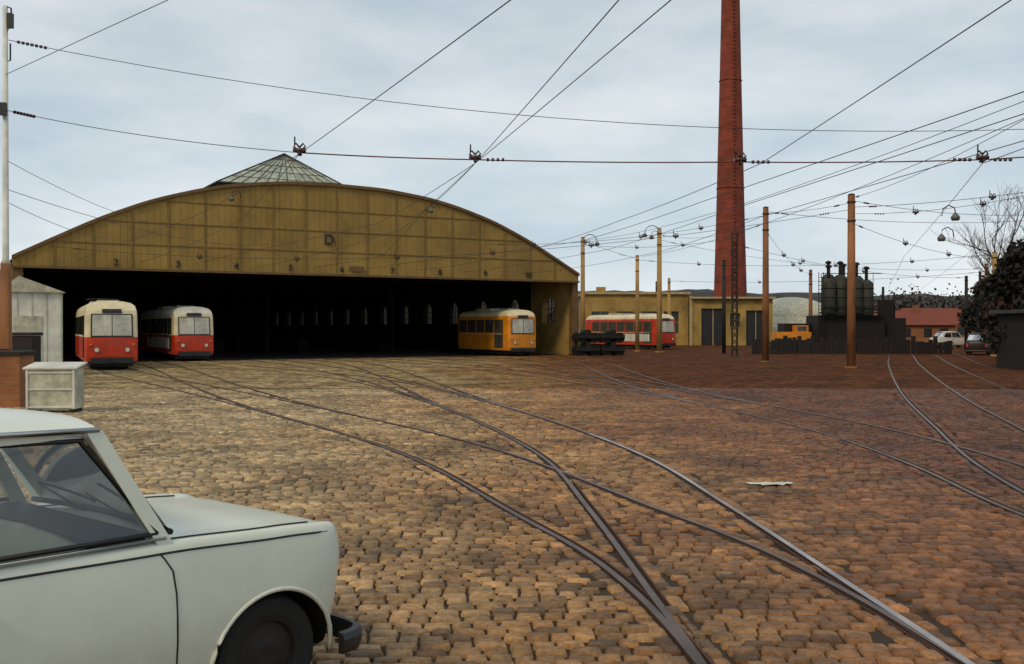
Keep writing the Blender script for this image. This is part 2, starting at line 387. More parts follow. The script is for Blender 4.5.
b.box((.15,D/2+.6,2.6),(.3,D-1.2,5.2),1)
def archwall(u,v0,v1,zt,wc,ww,zs,zsp,mi_out,mi_in,pane):
    for uu,mi in((u-.2,mi_in),(u+.2,mi_out)):
        b.poly([(uu,v0,0),(uu,v1,0),(uu,v1,zs),(uu,v0,zs)],mi)
        b.poly([(uu,v0,zs),(uu,wc-ww/2,zs),(uu,wc-ww/2,zt),(uu,v0,zt)],mi); b.poly([(uu,wc+ww/2,zs),(uu,v1,zs),(uu,v1,zt),(uu,wc+ww/2,zt)],mi)
        n=10
        for k in range(n):
            a0=math.pi*k/n;a1=math.pi*(k+1)/n
            p=[(uu,wc-ww/2*math.cos(a),zsp+ww/2*math.sin(a)) for a in(a0,a1)]
            b.poly([p[0],p[1],(uu,p[1][1],zt),(uu,p[0][1],zt)],mi)
    n=10
    path=[(wc-ww/2,zs)]+[(wc-ww/2*math.cos(math.pi*k/n),zsp+ww/2*math.sin(math.pi*k/n)) for k in range(n+1)]+[(wc+ww/2,zs)]
    for (a,za),(c,zc) in zip(path,path[1:]+path[:1]): b.poly([(u-.2,a,za),(u+.2,a,za),(u+.2,c,zc),(u-.2,c,zc)],mi_out if mi_in==3 else 1)
    b.poly([(u+.1,a,za) for a,za in path],pane)
    for k in(-1,0,1): b.box((u+.05,wc+k*ww/4,(zs+zsp+ww/2)/2-.05*abs(k)*3),(.05,.04,zsp+ww/2-zs-.25*abs(k)),2)
    for k in(1,2,3): b.box((u+.06,wc,zs+k*.5),(.05,ww,.04),2)
for k in range(14):
    v0=.55+k*4.96; archwall(W-.2,v0,v0+4.96,5.3,v0+2.6,1.7,2.2,3.2,0,3 if k<1 else 1,5 if k<3 else 4)  # first inner bay in lit plaster, deeper bays painted dark as shade
b.make('hall_walls',[M['brickyel'],M['dark'],M['darksteel'],M['plaster'],M['panes'],M['panesl']],hall)
b=B()
b.poly([(.3,.8,.03),(W-.4,.8,.03),(W-.4,D-.3,.03),(.3,D-.3,.03)],0)  # floor sheet over the setts, painted dark as interior shade
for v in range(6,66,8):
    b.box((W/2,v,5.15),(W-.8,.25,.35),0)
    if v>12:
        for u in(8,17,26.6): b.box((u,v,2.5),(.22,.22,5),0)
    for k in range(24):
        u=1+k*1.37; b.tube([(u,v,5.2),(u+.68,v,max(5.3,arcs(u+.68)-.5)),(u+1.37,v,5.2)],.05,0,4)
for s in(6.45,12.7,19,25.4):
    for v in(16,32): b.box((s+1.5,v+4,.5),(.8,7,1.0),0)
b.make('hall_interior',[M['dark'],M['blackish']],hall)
# glazed lantern
b=B(); c=W/2-.05; hw=4.5
p=[(c-hw-.5,8,11.1),(c+hw-.2,8,11.1),(c+hw-.2,22,11.1),(c-hw-.5,22,11.1),(c,10.0,13.6),(c,18.0,13.6)]
fl=[(0,1,4),(1,2,5,4),(2,3,5),(3,0,4,5)]
b.add(p,fl,0)
b.box((c-.35,15,10.6),(2*hw-.1,13.8,1.0),1)
b.box((c-.35,15,11.1),(2*hw+.3,14.2,.09),1)
P=[Vector(q) for q in p]
for e in((0,4),(1,4),(2,5),(3,5),(4,5)): b.tube([P[e[0]],P[e[1]]],.05,2,5)
def bars(A,Bq,C,Dq,n,m):
    nrm=(Bq-A).cross(C-A).normalized()*.03
    for k in range(1,n):
        t=k/n; b.tube([A.lerp(Bq,t)+nrm,Dq.lerp(C,t)+nrm],.018,2,4)
    for k in range(1,m):
        t=k/m; b.tube([A.lerp(Dq,t)+nrm,Bq.lerp(C,t)+nrm],.014,2,4)
bars(P[0],P[1],P[4],P[4],12,5); bars(P[1],P[2],P[5],P[4],14,5); bars(P[3],P[0],P[4],P[5],14,5)
b.make('glazed_lantern',[M['lglass'],M['roof'],M['darksteel']],hall)
def text(s,loc,size,parent,name,m,ext=.015):
    cu=bpy.data.curves.new(name,'FONT'); cu.body=s; cu.size=size; cu.extrude=ext; cu.align_x='CENTER'; cu.offset=size*.015
    o=bpy.data.objects.new(name,cu); COL.objects.link(o); o.parent=parent; o.location=loc; o.rotation_euler=(math.pi/2,0,0); cu.materials.append(m); return o
text('D',(16.6,-.08,6.75),.85,hall,'letter_sign',M['black'])
for i,s in enumerate((3.3,6.45,9.6,12.7,15.8,19,22.2,25.4,28.6)):
    text(str(i+2 if i<8 else 10),(s+1.6,-.06,5.15),.5,hall,'track_number',M['black'])
b=B(); b.box((18.3,-.12,5.35),(.9,.06,.3)); b.make('small_sign',[M['fascia_trim']],hall)
# ---------------------------------------------------------------- trams
def tram(loc,rz,low,up,roof,L=14,lean=.12,name='tram',panto=True,scr=None,side=None):
    e=empty(name,(loc[0],loc[1],0),rz)
    sec=[(.95,.30),(1.08,.40),(1.1,.62),(1.1,1.0),(1.1,1.46),(1.095,1.9),(1.085,2.42),(1.07,2.62),(1.01,2.82),(.84,2.95),(.5,3.02),(0,3.05)]
    full=[(-y,z) for y,z in sec]+[(y,z) for y,z in sec[-2::-1]]
    st=[(0,.90),(-.02,.935),(-.08,.96),(-.3,.98),(-.9,1.0),(-L/2,1.0),(-L+.9,1.0),(-L+.3,.98),(-L+.08,.96),(-L+.02,.935),(-L,.90)]
    b=B(); n=len(full)
    def fx(x,z,y=0):
        k=max(0,1-(-x)/1.2); k2=max(0,1-(x+L)/1.2); dz=max(0,z-1.35)
        low=max(0,.7-z)*.2
        r=(max(0,z-2.5)**1.5)*.9+.09*y*y
        return x-k*(dz*lean+low+r)+k2*(dz*lean+low+r)
    vs=[(fx(x,z,y),y*w,z) for x,w in st for y,z in full]
    def zone(z): return 3 if z<.5 else (0 if z<1.45 else (1 if z<2.65 else 2))
    for i in range(len(st)-1):
        for j in range(n-1):
            z=(full[j][1]+full[j+1][1])/2
            b.add([vs[i*n+j],vs[i*n+j+1],vs[(i+1)*n+j+1],vs[(i+1)*n+j]],[(0,1,2,3)],zone(z),True)
    for i,rev in((0,0),(len(st)-1,1)):
        xe,we=st[i]
        for j in range(len(sec)-1):
            (ya,za),(yc,zc)=sec[j],sec[j+1]
            z=(za+zc)/2
            m_=8
            for q in range(m_):
                s0=-1+2*q/m_; s1=-1+2*(q+1)/m_
                pts=[(fx(xe,zz,yy*s),yy*s*we,zz) for yy,zz,s in((ya,za,s0),(yc,zc,s0),(yc,zc,s1),(ya,za,s1))]
                b.add(pts,[(0,3,2,1) if not rev else (0,1,2,3)],zone(z),True)
    b.box((-L/2,0,.28),(L-1.2,1.8,.25),3)
    body=b.make('body',[low,up,roof,M['black']],e)
    b=B()
    for xo,sg in((0,1),(-L,-1)):
        def q(y,z,o=.02): return (xo+sg*(o-max(0,z-1.35)*lean-.09*y*y),y,z)
        def strip(y0,y1,z0,z1,o,mi,tp=.98,nn=6):
            for k in range(nn):
                a=y0+(y1-y0)*k/nn; c_=y0+(y1-y0)*(k+1)/nn
                b.add([q(a,z0,o),q(c_,z0,o),q(c_*tp,z1,o),q(a*tp,z1,o)],[(0,1,2,3) if sg>0 else (3,2,1,0)],mi)
        strip(-.80,.80,1.52,2.42,.03,0); strip(-.86,.86,1.46,2.47,.018,2)
        b.tube([q(0,1.50,.035),q(0,2.44,.035)],.014,2,4)
        strip(-.40,.40,2.50,2.68,.02,2)
        for s in(-1,1):
            b.tube([(xo-sg*.04,s*.62,.90),(xo+sg*.02,s*.62,.90)],.10,3,12); b.tube([(xo-sg*.04,s*.62,.90),(xo+sg*.03,s*.62,.90)],.08,4,12)
            b.box((xo-sg*.04,s*.86,1.14),(.06,.1,.07),8)
        b.box((xo-sg*.0,0,.44),(.22,1.7,.24),2); b.tube([(xo,0,.42),(xo+sg*.35,0,.42)],.06,2,8)
    k=0; x=-.75
    while x>-L+1.4:
        w=1.15
        isdoor=k in(0,5,9)
        for s in(-1,1):
            z0=.55 if isdoor and s<0 else 1.54; z1=2.40
            pts=[(x,s*1.106,z0),(x-w,s*1.106,z0),(x-w,s*1.106,1.56),(x-w,s*1.094,z1),(x,s*1.094,z1),(x,s*1.106,1.56)]
            b.add(pts,[(0,1,2,5),(5,2,3,4)],1)
            if isdoor and s<0: b.box((x-w/2,s*1.11,1.4),(.05,.02,1.7),2)
        x-=w+.12; k+=1
    for s in(-1,1):
        b.box((-L/2,s*1.108,1.47),(L-1.8,.02,.035),5)
        if side: b.box((-L/2+1.2,s*1.112,1.02),(L*.6,.012,.62),6)
    for x in(-L*.24,-L*.76):
        for dx in(-.9,.9):
            for s in(-1,1): b.tube([(x+dx,s*.66,.34),(x+dx,s*.80,.34)],.34,2,16)
    b.box((-L*.6,0,3.09),(2.2,1.1,.14),7); b.box((-L*.25,0,3.07),(1.2,.9,.10),7)
    if panto:
        xx=-L*.5
        b.tube([(xx,-.5,3.1),(xx-1.2,-.1,3.25),(xx-1.2,.1,3.25),(xx,.5,3.1)],.02,2,5); b.tube([(xx,-.8,3.22),(xx,-.5,3.27),(xx,.5,3.27),(xx,.8,3.22)],.02,2,5)
    b.make('fittings',[scr or M['tramglass'],M['tramwin'],M['black'],M['chrome'],M['lampw'],M['cream'],M['white'],M['galv'],M['orange']],e)
    return e
hd=math.radians(-60)
tram((-17.35,43.2),math.radians(-64.5),M['red'],M['cream'],M['cream'],L=12.5)
t2=door(8.98,.2)
tram((t2.x,t2.y),math.radians(-61.5),M['red'],M['cream'],M['white'],side=True,L=13)
tram(tuple(door(29.6,-.4)),hd,M['orange'],M['orange'],M['cream'],L=7.4,lean=.02,name='works_tram')
tram((13.1,84),math.radians(-60),M['red'],M['red'],M['cream'],side=True,L=11)
# ---------------------------------------------------------------- car
def sw(x,xs,ys):
    if x<=xs[0]: return ys[0]
    for i in range(len(xs)-1):
        if x<=xs[i+1]:
            t=(x-xs[i])/(xs[i+1]-xs[i]); t=t*t*(3-2*t)*.5+t*.5; return ys[i]+(ys[i+1]-ys[i])*t
    return ys[-1]
CL=3.5; WF=.47; WR=2.60
def shz(x): return sw(x,[-3.5,-2.9,-1.9,-1.0,-.4,0],[.88,.93,.935,.915,.885,.860])
def halfw(x): return sw(x,[-3.5,-3.0,-2.2,-1.2,-.5,0],[.67,.725,.745,.75,.745,.73])
def crown(x): return sw(x,[-3.5,-3.0,-1.0,-.5,0],[.92,.97,.955,.905,.865])
def section(x):
    w=halfw(x); s=shz(x); c=crown(x)
    return [(0,.20),(w-.14,.20),(w-.07,.215),(w-.035,.25),(w-.012,.36),(w,.50),(w-.002,.62),(w-.010,.72),(w-.022,s-.055),(w-.030,s-.02),(w-.040,s),(w-.060,s+.010),(w-.10,s+.002),(w-.16,s-.002),(w-.28,s+(c-s)*.45),(w-.45,s+(c-s)*.8),(0,c)]
def car(name,loc,rz,paint,detail=True):
    e=empty(name,loc,rz)
    xs=[0,-.012,-.03,-.06,-.10,-.15,-.22]+[-.22-.08*i for i in range(1,38)]
    xs=[x for x in xs if x>-3.3]+[-3.36,-3.42,-3.46,-3.49,-3.5]
    rings=[]
    for x in xs:
        dF=-x; dR=x+CL
        def shrink(d,r):
            if d>=r: return 0
            t=1-d/r; return r*(1-math.sqrt(max(0,1-t*t)))
        k=shrink(dF,.10) if dF<.5 else shrink(dR,.14)
        ky=shrink(dF,.16)*.6 if dF<.5 else shrink(dR,.2)
        ring=[]
        for (y,z) in section(x):
            yy=max(0,y-ky*(1 if y>0 else 0)) if y>0 else 0
            zc=.55; zz=z-k*.7*(1 if z>zc else -1)*min(1,abs(z-zc)/.25)
            fr=max(0,1+x/.5) if x>-.5 else 0
            xx=x-fr*(max(0,.72-zz)*.20) - fr*max(0,zz-.80)*.25
            rr=max(0,1-(x+CL)/.5) if x<-CL+.5 else 0
            xx+=rr*max(0,.6-zz)*.15
            ring.append((xx,yy,zz))
        full=[(a,-y,z) for a,y,z in ring[::-1]]+[(a,y,z) for a,y,z in ring[1:-1]]
        rings.append(full)
    n=len(rings[0]); b=B()
    allv=[v for r in rings for v in r]; fs=[]
    for i in range(len(rings)-1):
        for j in range(n):
            j2=(j+1)%n; fs.append((i*n+j,i*n+j2,(i+1)*n+j2,(i+1)*n+j))
    fs.append(tuple(range(n))[::-1]); fs.append(tuple((len(rings)-1)*n+j for j in range(n)))
    b.add(allv,fs,0,True)
    body=b.make('body_shell',[paint,M['black']],e)
    import bmesh
    bm=bmesh.new(); bm.from_mesh(body.data); bmesh.ops.recalc_face_normals(bm,faces=bm.faces); bm.to_mesh(body.data); bm.free()
    cut=B(); RA=.36
    for xc in(-WF,-WR):
        for s in(-1,1):
            r=RA; seg=40
            vs=[];
            for yy in(s*.45,s*.9):
                for k in range(seg):
                    a=2*math.pi*k/seg; vs.append((xc+r*1.0*math.cos(a),yy,.25+r*math.sin(a)*1.0))
            f=[(k,(k+1)%seg,seg+(k+1)%seg,seg+k) for k in range(seg)]+[tuple(range(seg))[::-1],tuple(range(seg,2*seg))]
            cut.add(vs,f,0)
    co=cut.make('arch_cutter',[M['black']],e)
    bm=bmesh.new(); bm.from_mesh(co.data); bmesh.ops.recalc_face_normals(bm,faces=bm.faces); bm.to_mesh(co.data); bm.free()
    md=body.modifiers.new('bool','BOOLEAN'); md.operation='DIFFERENCE'; md.object=co; md.solver='EXACT'
    try: md.material_mode='TRANSFER'
    except: pass
    bpy.context.view_layer.update()
    dg=bpy.context.evaluated_depsgraph_get(); nm=bpy.data.meshes.new_from_object(body.evaluated_get(dg))
    body.modifiers.clear(); body.data=nm; bpy.data.objects.remove(co)
    try: nm.set_sharp_from_angle(angle=math.radians(38))
    except Exception as ex: print(ex)
    b=B()
    for xc in(-WF,-WR):
        for s in(-1,1):
            pts=[]
            for k in range(29):
                a=math.radians(-2+184*k/28); z=.25+(RA+.003)*math.sin(a); x=xc+(RA+.003)*math.cos(a)
                w=halfw(x); pts.append((x,s*(w-.006-max(0,.36-z)*.12-max(0,x+.16)*.35),z))
            b.tube(pts,.012,0,8)
    for s in(-1,1):
        pts=[(x,s*(halfw(x)-.026-(.0 if x<-.16 else (.16+x)*.30)),shz(x)-.035) for x in[-3.25+i*.08 for i in range(40)]]
        b.tube(pts,.0055,1,6)
        for xd in(-.99,-2.0):
            pts=[]
            for z in[.26,.3,.4,.5,.6,.7,.8,.86,.875]:
                w=halfw(xd); q=w
                for (y0,z0),(y1,z1) in zip(section(xd)[2:12],section(xd)[3:13]):
                    if z0<=z<=z1 and z1>z0: q=y0+(y1-y0)*(z-z0)/(z1-z0)
                off=0
                if xd>-1.5 and z>.74: off=-(z-.74)**2*3.5
                pts.append((xd+off,s*(q+.0005),z))
            b.tube(pts,.0045,1,5)
        b.box((-1.6,s*.725,.215),(1.3,.05,.05),1)
        b.box((-1.86,s*.765,.80),(.13,.02,.025),2); b.box((-1.80,s*.75,.80),(.02,.04,.02),2)
    ZB=.275
    for xo,sg in((.03,1),(-CL,-1)):
        pts=[(xo-sg*.13,-.765,ZB),(xo-sg*.06,-.76,ZB),(xo+sg*.02,-.71,ZB),(xo+sg*.055,-.45,ZB),(xo+sg*.07,0,ZB),(xo+sg*.055,.45,ZB),(xo+sg*.02,.71,ZB),(xo-sg*.06,.76,ZB),(xo-sg*.13,.765,ZB)]
        P2=catmull([(p[0],p[1]) for p in pts],.05)
        vs=[]
        for i,p in enumerate(P2):
            t=(P2[min(i+1,len(P2)-1)]-P2[max(i-1,0)]).normalized(); nr=Vector((t.y,-t.x))*sg
            for o_,z in((-.012,ZB-.055),(.022,ZB-.05),(.034,ZB-.02),(.034,ZB+.02),(.022,ZB+.05),(-.012,ZB+.055)):
                vs.append((p.x+nr.x*o_*1,p.y+nr.y*o_,z))
        fs=[(i*6+j,i*6+(j+1)%6,(i+1)*6+(j+1)%6,(i+1)*6+j) for i in range(len(P2)-1) for j in range(6)]+[(0,1,2,3,4,5),tuple((len(P2)-1)*6+j for j in range(6))]
        b.add(vs,fs,1,False)
        for s in(-1,1): b.box((xo-sg*.08,s*.45,ZB),(.22,.06,.05),1)
    for s in(-1,1):
        b.tube([(-.06,s*.52,.68),(.010,s*.52,.68)],.105,2,24); b.tube([(-.06,s*.52,.68),(.018,s*.52,.68)],.088,4,24)
        b.box((-CL+.0,s*.58,.66),(.05,.12,.24),6)
    for k in range(7): b.box((-.005,0,.58+k*.03),(.03,.78,.012),2)
    b.box((-.012,0,.67),(.02,.8,.22),1)
    # bonnet shut lines
    for s in(-1,1):
        pts=[(x,s*(halfw(x)-.125),shz(x)+.004) for x in[-.96+.06*i for i in range(14)]]
        b.tube(pts,.004,1,4)
    zt=1.42
    Ab=(-1.0,.69,.925);At=(-1.30,.605,zt);Bb=(-2.02,.705,.945);Bt=(-2.02,.615,zt+.015);Cb=(-2.98,.66,.95);Ct=(-2.62,.585,zt-.02)
    def mir(p,s): return (p[0],s*p[1],p[2])
    for s in(-1,1):
        A0,A1,B0,B1,C0,C1=[mir(p,s) for p in(Ab,At,Bb,Bt,Cb,Ct)]
        def pillar(p,q,wx,wy,mi=0):
            p=Vector(p);q=Vector(q)
            vs=[]
            for c in(p,q):
                for dx,dy in((-wx,-wy),(wx,-wy),(wx,wy),(-wx,wy)): vs.append((c.x+dx,c.y+dy,c.z))
            b.add(vs,[(0,3,2,1),(4,5,6,7),(0,1,5,4),(1,2,6,5),(2,3,7,6),(3,0,4,7)],mi)
        pillar((A0[0],A0[1],A0[2]-.05),A1,.036,.026); pillar((B0[0],B0[1],.9),B1,.03,.016); pillar((C0[0]+.02,C0[1],.92),C1,.10,.02)
        gl=[(A0[0]-.055,A0[1]*1.004,.965),(A1[0]-.055,A1[1]*1.004,zt-.035),(B1[0]+.04,B1[1]*1.004,zt-.02),(B0[0]+.04,B0[1]*1.004,.975)]
        b.tube(gl+[gl[0]],.012,1,6)
        gl2=[(gl[0][0]+.018,gl[0][1],gl[0][2]-.02),(gl[1][0]+.014,gl[1][1],gl[1][2]+.02),(gl[2][0],gl[2][1],gl[2][2]+.02)]
        b.tube(gl2,.006,2,6)
        b.add(gl,[(0,1,2,3)],3)
        g2=[(B0[0]-.04,B0[1]*1.004,.975),(B1[0]-.04,B1[1]*1.004,zt-.02),(C1[0]+.10,C1[1]*1.004,zt-.05),(C0[0]+.12,C0[1]*1.01,.985)]
        b.tube(g2+[g2[0]],.010,1,6); b.add(g2,[(0,1,2,3)],3)
        b.tube([(A1[0]+.02,s*.625,zt+.005),(B1[0],s*.637,zt+.022),(C1[0]-.02,s*.612,zt-.01)],.013,2,6)
        b.tube([(A0[0]-.02,s*.705,.943),(B0[0],s*.718,.957),(C0[0],s*.68,.965)],.008,2,6)
    def screen(p,q,bow):
        n=10; vs=[]
        for k in range(n+1):
            t=k/n*2-1
            for a in(p,q): vs.append((a[0]+bow*(1-t*t),a[1]*t,a[2]))
        b.add(vs,[(2*i,2*i+2,2*i+3,2*i+1) for i in range(n)],3,True)
        b.tube([vs[2*i] for i in range(n+1)],.014,1,6); b.tube([vs[2*i+1] for i in range(n+1)],.014,1,6)
    screen((Ab[0]+.03,.66,.955),(At[0]+.03,.59,zt-.01),.06); screen((Cb[0]-.02,.62,.98),(Ct[0]-.04,.56,zt-.05),-.06)
    nx,ny=18,16; vs=[]
    for i in range(nx+1):
        u=i/nx; x=-1.27+(-2.68+1.27)*u
        hwid=.632-.03*(2*u-1)**2
        for j in range(ny+1):
            t=j/ny*2-1
            at=abs(t)
            zz=zt+.005+.085*(1-at**2.4)*(1-.55*abs(2*u-1)**3)-.01*u
            bow=(.06*(1-t*t))*(1 if u<.5 else -1)*abs(2*u-1)
            vs.append((x+bow,t*hwid,zz))
    fs=[(i*(ny+1)+j,i*(ny+1)+j+1,(i+1)*(ny+1)+j+1,(i+1)*(ny+1)+j) for i in range(nx) for j in range(ny)]
    b.add(vs,fs,0,True)
    b.add([(x,y,z-.03) for x,y,z in vs],[f[::-1] for f in fs],0,True)
    rim=[i*(ny+1) for i in range(nx+1)]+[nx*(ny+1)+j for j in range(1,ny+1)]+[i*(ny+1)+ny for i in range(nx-1,-1,-1)]+[j for j in range(ny-1,0,-1)]
    for a,c in zip(rim,rim[1:]+rim[:1]):
        A=vs[a];C=vs[c]; b.add([A,C,(C[0],C[1],C[2]-.03),(A[0],A[1],A[2]-.03)],[(0,1,2,3)],0,True)
    for yy in(-.33,.33):
        b.box((-1.85,yy,.62),(.5,.5,.5),5); b.box((-2.1,yy,.95),(.14,.48,.5),5)
    b.box((-2.75,0,.85),(.2,1.1,.4),5); b.box((-1.18,0,.90),(.25,1.2,.12),1)
    b.tube([(-1.25,.35,.9),(-1.52,.35,1.0)],.02,1,6)
    rp=[(-1.52+.06*math.sin(2*math.pi*k/24),.35+.19*math.cos(2*math.pi*k/24),1.0+.18*math.sin(2*math.pi*k/24)) for k in range(25)]
    b.tube(rp,.012,1,6)
    for yy in(-.35,.15): b.tube([(-.95,yy,.95),(-1.02,yy+.35,1.06)],.006,1,4)
    b.make('trim_and_cabin',[paint,M['black'],M['chrome'],M['carglass'],M['lampw'],M['seat'],M['red']],e)
    for xc in(-WF,-WR):
        for s in(-1,1):
            b=B(); prof_=[(.0,.055),(.06,.058),(.10,.045),(.155,.035),(.165,.055),(.18,.06),(.20,.068),(.245,.072),(.272,.06),(.285,.035),(.287,0),(.285,-.04),(.26,-.07),(.18,-.07)]
            seg=36; vs=[]; 
            for r,yy in prof_:
                for k in range(seg):
                    a=2*math.pi*k/seg; vs.append((xc+r*math.cos(a),s*(.62+yy),.287+r*math.sin(a)))
            for i in range(len(prof_)-1):
                mi=0 if prof_[i][0]>=.165 else 1
                b.add([vs[i*seg+k] for k in range(seg)]+[vs[(i+1)*seg+k] for k in range(seg)],[(k,(k+1)%seg,seg+(k+1)%seg,seg+k) for k in range(seg)],mi,True)
            b.make('wheel',[M['tyre'],M['darksteel']],e)
    return e
paint=mat('car_paint',(.64,.675,.57),.26,var=.07,scale=1.5,spec=.5,dirt=.35)
hc=math.radians(50)
car('parked_car',(-1.466+.085,5.435+.10,.0),hc,paint)
p2=mat('car_paint_white',(.6,.6,.55),.35,var=.05)
car('parked_car',(42.5,93,.03),math.radians(10),p2)
p3=mat('car_paint_dark',(.03,.02,.02),.35,var=.05)
car('parked_car',(33.0,70,.03),math.radians(60),p3)
# ---------------------------------------------------------------- masts
def mast(x,y,h,r0,r1,m,arms=(),name='overhead_line_mast',lattice=False,lamp=0):
    b=B()
    if lattice:
        w=.16
        for sx in(-1,1):
            b.box((x+sx*w,y,h/2),(.09,.14,h))
        k=0;z=.3
        while z<h-.5:
            b.tube([(x-w,y,z),(x+w,y,z+.45)],.025,0,4); b.tube([(x+w,y,z),(x-w,y,z+.45)],.025,0,4); z+=.45
        b.box((x,y,h),(.5,.2,.05))
    else:
        b.tube([(x,y,0),(x,y,h)],[r0,r1],0,12); b.tube([(x,y,h),(x,y,h+.06)],[r1*1.1,r1*.6],1,12)
        for z in(h-.35,h-1.2): b.tube([(x,y,z),(x,y,z+.06)],r1*1.25,1,12)
        b.tube([(x,y,0),(x,y,.12)],r0*1.35,0,12)
    if lamp:
        s=lamp; pts=[(x,y,h-.3)]+[(x+s*(.55-.55*math.cos(a)),y-.1,h-.3+.55*math.sin(a)) for a in[math.pi*k/8 for k in range(1,8)]]+[(x+s*1.1,y-.1,h-.35)]
        b.tube(pts,.03,1,6); b.tube([(x+s*1.1,y-.1,h-.32),(x+s*1.1,y-.1,h-.45),(x+s*1.1,y-.1,h-.6)],[.06,.2,.16],2,12)
    b.make(name,[m,M['wire'],M['lampg']])
mast(5.45,76.7,8.8,.2,.15,M['mast'],lamp=1); mast(9.65,76.7,7.4,.17,.13,M['mast']); mast(10.95,74,9.2,.22,.16,M['mast'],lamp=-1)
mast(14.2,90,6.3,.18,.12,M['mast']); mast(13.4,52.6,8.2,.19,.15,M['mastred']); mast(15.3,44.9,7.85,.20,.16,M['mastred'])
mast(14.2,63.5,7.9,.2,.2,M['darksteel'],lattice=True); mast(25.1,83.7,6.7,.18,.14,M['mastred']); mast(14.9,70,6.6,.14,.12,M['darksteel'])
mast(31,64,6.7,.16,.13,M['mast']); mast(40,84,7.2,.16,.13,M['mastred']); mast(36.5,80,6.0,.14,.12,M['darksteel']); mast(12.7,21.6,7.5,.18,.14,M['mastred'])
mast(56,118,8,.18,.14,M['darksteel']); mast(47,100,7.5,.16,.13,M['darksteel'])
mast(24,30,7.8,.18,.14,M['mastred']); mast(22.4,42,8.8,.18,.14,M['mastred']); mast(34.5,60,9.2,.18,.14,M['mastred'])
b=B(); X,Y=-12.2,24
b.tube([(X,Y,0),(X,Y,3.4)],[.15,.12],0,12); b.tube([(X,Y,3.4),(X,Y,3.5),(X,Y,9.6)],[.12,.075,.055],1,12)
b.tube([(X,Y,9.6),(X+.14,Y,9.55),(X+.16,Y,9.2),(X+.02,Y,8.95)],.02,2,6); b.box((X+.12,Y,9.25),(.12,.12,.35),2)
b.tube([(X-.05,Y,8.2),(X+.12,Y,8.3),(X+.12,Y,8.7)],.02,2,6); b.box((X,Y-.12,7.1),(.16,.1,.3),2); b.box((X,Y-.15,1.6),(.34,.12,.5),0)
b.make('overhead_line_mast',[M['mastred'],M['white'],M['black']])
# ---------------------------------------------------------------- wires
wb=B()
def wire(p,q,sag=.0,r=.011,mi=0,n=14,wbld=None):
    p=Vector(p);q=Vector(q); pts=[]
    for i in range(n+1):
        t=i/n; c=p.lerp(q,t); c.z-=4*sag*t*(1-t); pts.append(c)
    (wbld or wb).tube(pts,r,mi,4,cap=False)
def insul(p,q,t0,n=5,sag=0):
    p=Vector(p);q=Vector(q); q=Vector((q.x,q.y,q.z-4*sag)); d=(q-p).normalized(); c=p+d*t0
    for k in range(n):
        a=c+d*k*.11; wb.tube([a,a+d*.05],.038,2,8)
def hanger(x,y,z,k=1):
    for dx,dz in((-.12,.16),(.12,.16),(0,-.1)):
        wb.tube([(x,y,z),(x+dx,y,z+dz*.6),(x+dx*.6,y,z+dz),(x,y,z+dz*.5)],.018*k,0,5)
    wb.tube([(x-.13,y,z+.02),(x+.13,y,z+.02)],.04*k,2,6); wb.tube([(x,y-.1,z-.05),(x,y+.1,z-.05)],.03*k,0,6)
    wb.tube([(x-.1,y,z+.12),(x-.1,y,z+.30)],.014*k,0,5)
def contact(pts,z=5.42,r=.009):
    for a,c in zip(pts,pts[1:]): wire((a[0],a[1],z),(c[0],c[1],z),.05,r)
PL=(-12.2,24)
H1=(-4.35,20.4,5.44);H2=(-.8,21.6,5.5);H3=(4.95,21.6,5.45);H4=(10.2,21.6,5.5);HR=(12.7,21.6,5.65)
wire((PL[0],PL[1],7.1),H1,.12,.008,0); insul((PL[0],PL[1],7.1),H1,.3,7,.12)
wire(H1,H2,.02,.014,1); wire(H2,H3,.03,.014,1); wire(H3,H4,.03,.014,1); wire(H4,HR,0,.014,1)
for h in(H1,H2,H3,H4): hanger(h[0],h[1],h[2]+.03,1.2)
for h,s_ in((H2,1),(H3,1),(H4,-1),(H4,1)): insul(h,(h[0]+s_*5,h[1],h[2]),.25,4)
wire((PL[0],PL[1],8.8),(12.7,24,6.65),.75,.008,0,30); insul((PL[0],PL[1],8.8),(12.7,24,6.65),.3,7,.75)
wire((PL[0],PL[1],7.95),(-6.2,18,7.78),0,.009); wire((-6.2,18,7.78),(3,9,7.5),0,.009)
wire((PL[0],PL[1],5.9),tuple(door(9,-.2))+(7.3,),.5,.008); wire((PL[0],PL[1],5.2),tuple(door(13,-.2))+(6.6,),.5,.008); wire((PL[0],PL[1],4.9),tuple(door(6,-.2))+(6.6,),.4,.008)
def back(h,q,y=-4):
    s=(q[0]-h[0])/(q[1]-h[1]); return (q[0]+s*(y-q[1]),y)
contact([back(H1,(-.18,11.07)),H1[:2],(-9.8,31.2),(-17.2,43),tuple(door(3.0,2))])
contact([back(H2,(1.08,11.07)),H2[:2],(-4.6,34),tuple(door(9.1,-8)),tuple(door(9.0,2))])
contact([back(H2,(1.62,11.07)),H2[:2],(-2.6,30),tuple(door(15.8,-10)),tuple(door(15.8,2))])
contact([(5.3,-3),(5.4,21.6),(3.6,33),(1.2,44),tuple(door(22.2,-6)),tuple(door(22.2,2))])
contact([back((5.4,28),(7.6,15)),(5.4,28),(2.8,41),tuple(door(19,-6)),tuple(door(19,2))])
contact([back((6.6,30),(8.4,16.5)),(6.6,30),(4.4,45),tuple(door(25.4,-5)),tuple(door(25.4,2))])
contact([back((8,32),(9.6,19)),(8,32),(7,46),tuple(door(29.6,-6)),tuple(door(29.6,2))])
contact([(-4.35,20.4),(-9,33),tuple(door(6.2,-8)),tuple(door(6.2,2))])
contact([(-.8,21.6),(-4,36),tuple(door(12.7,-8)),tuple(door(12.7,2))])
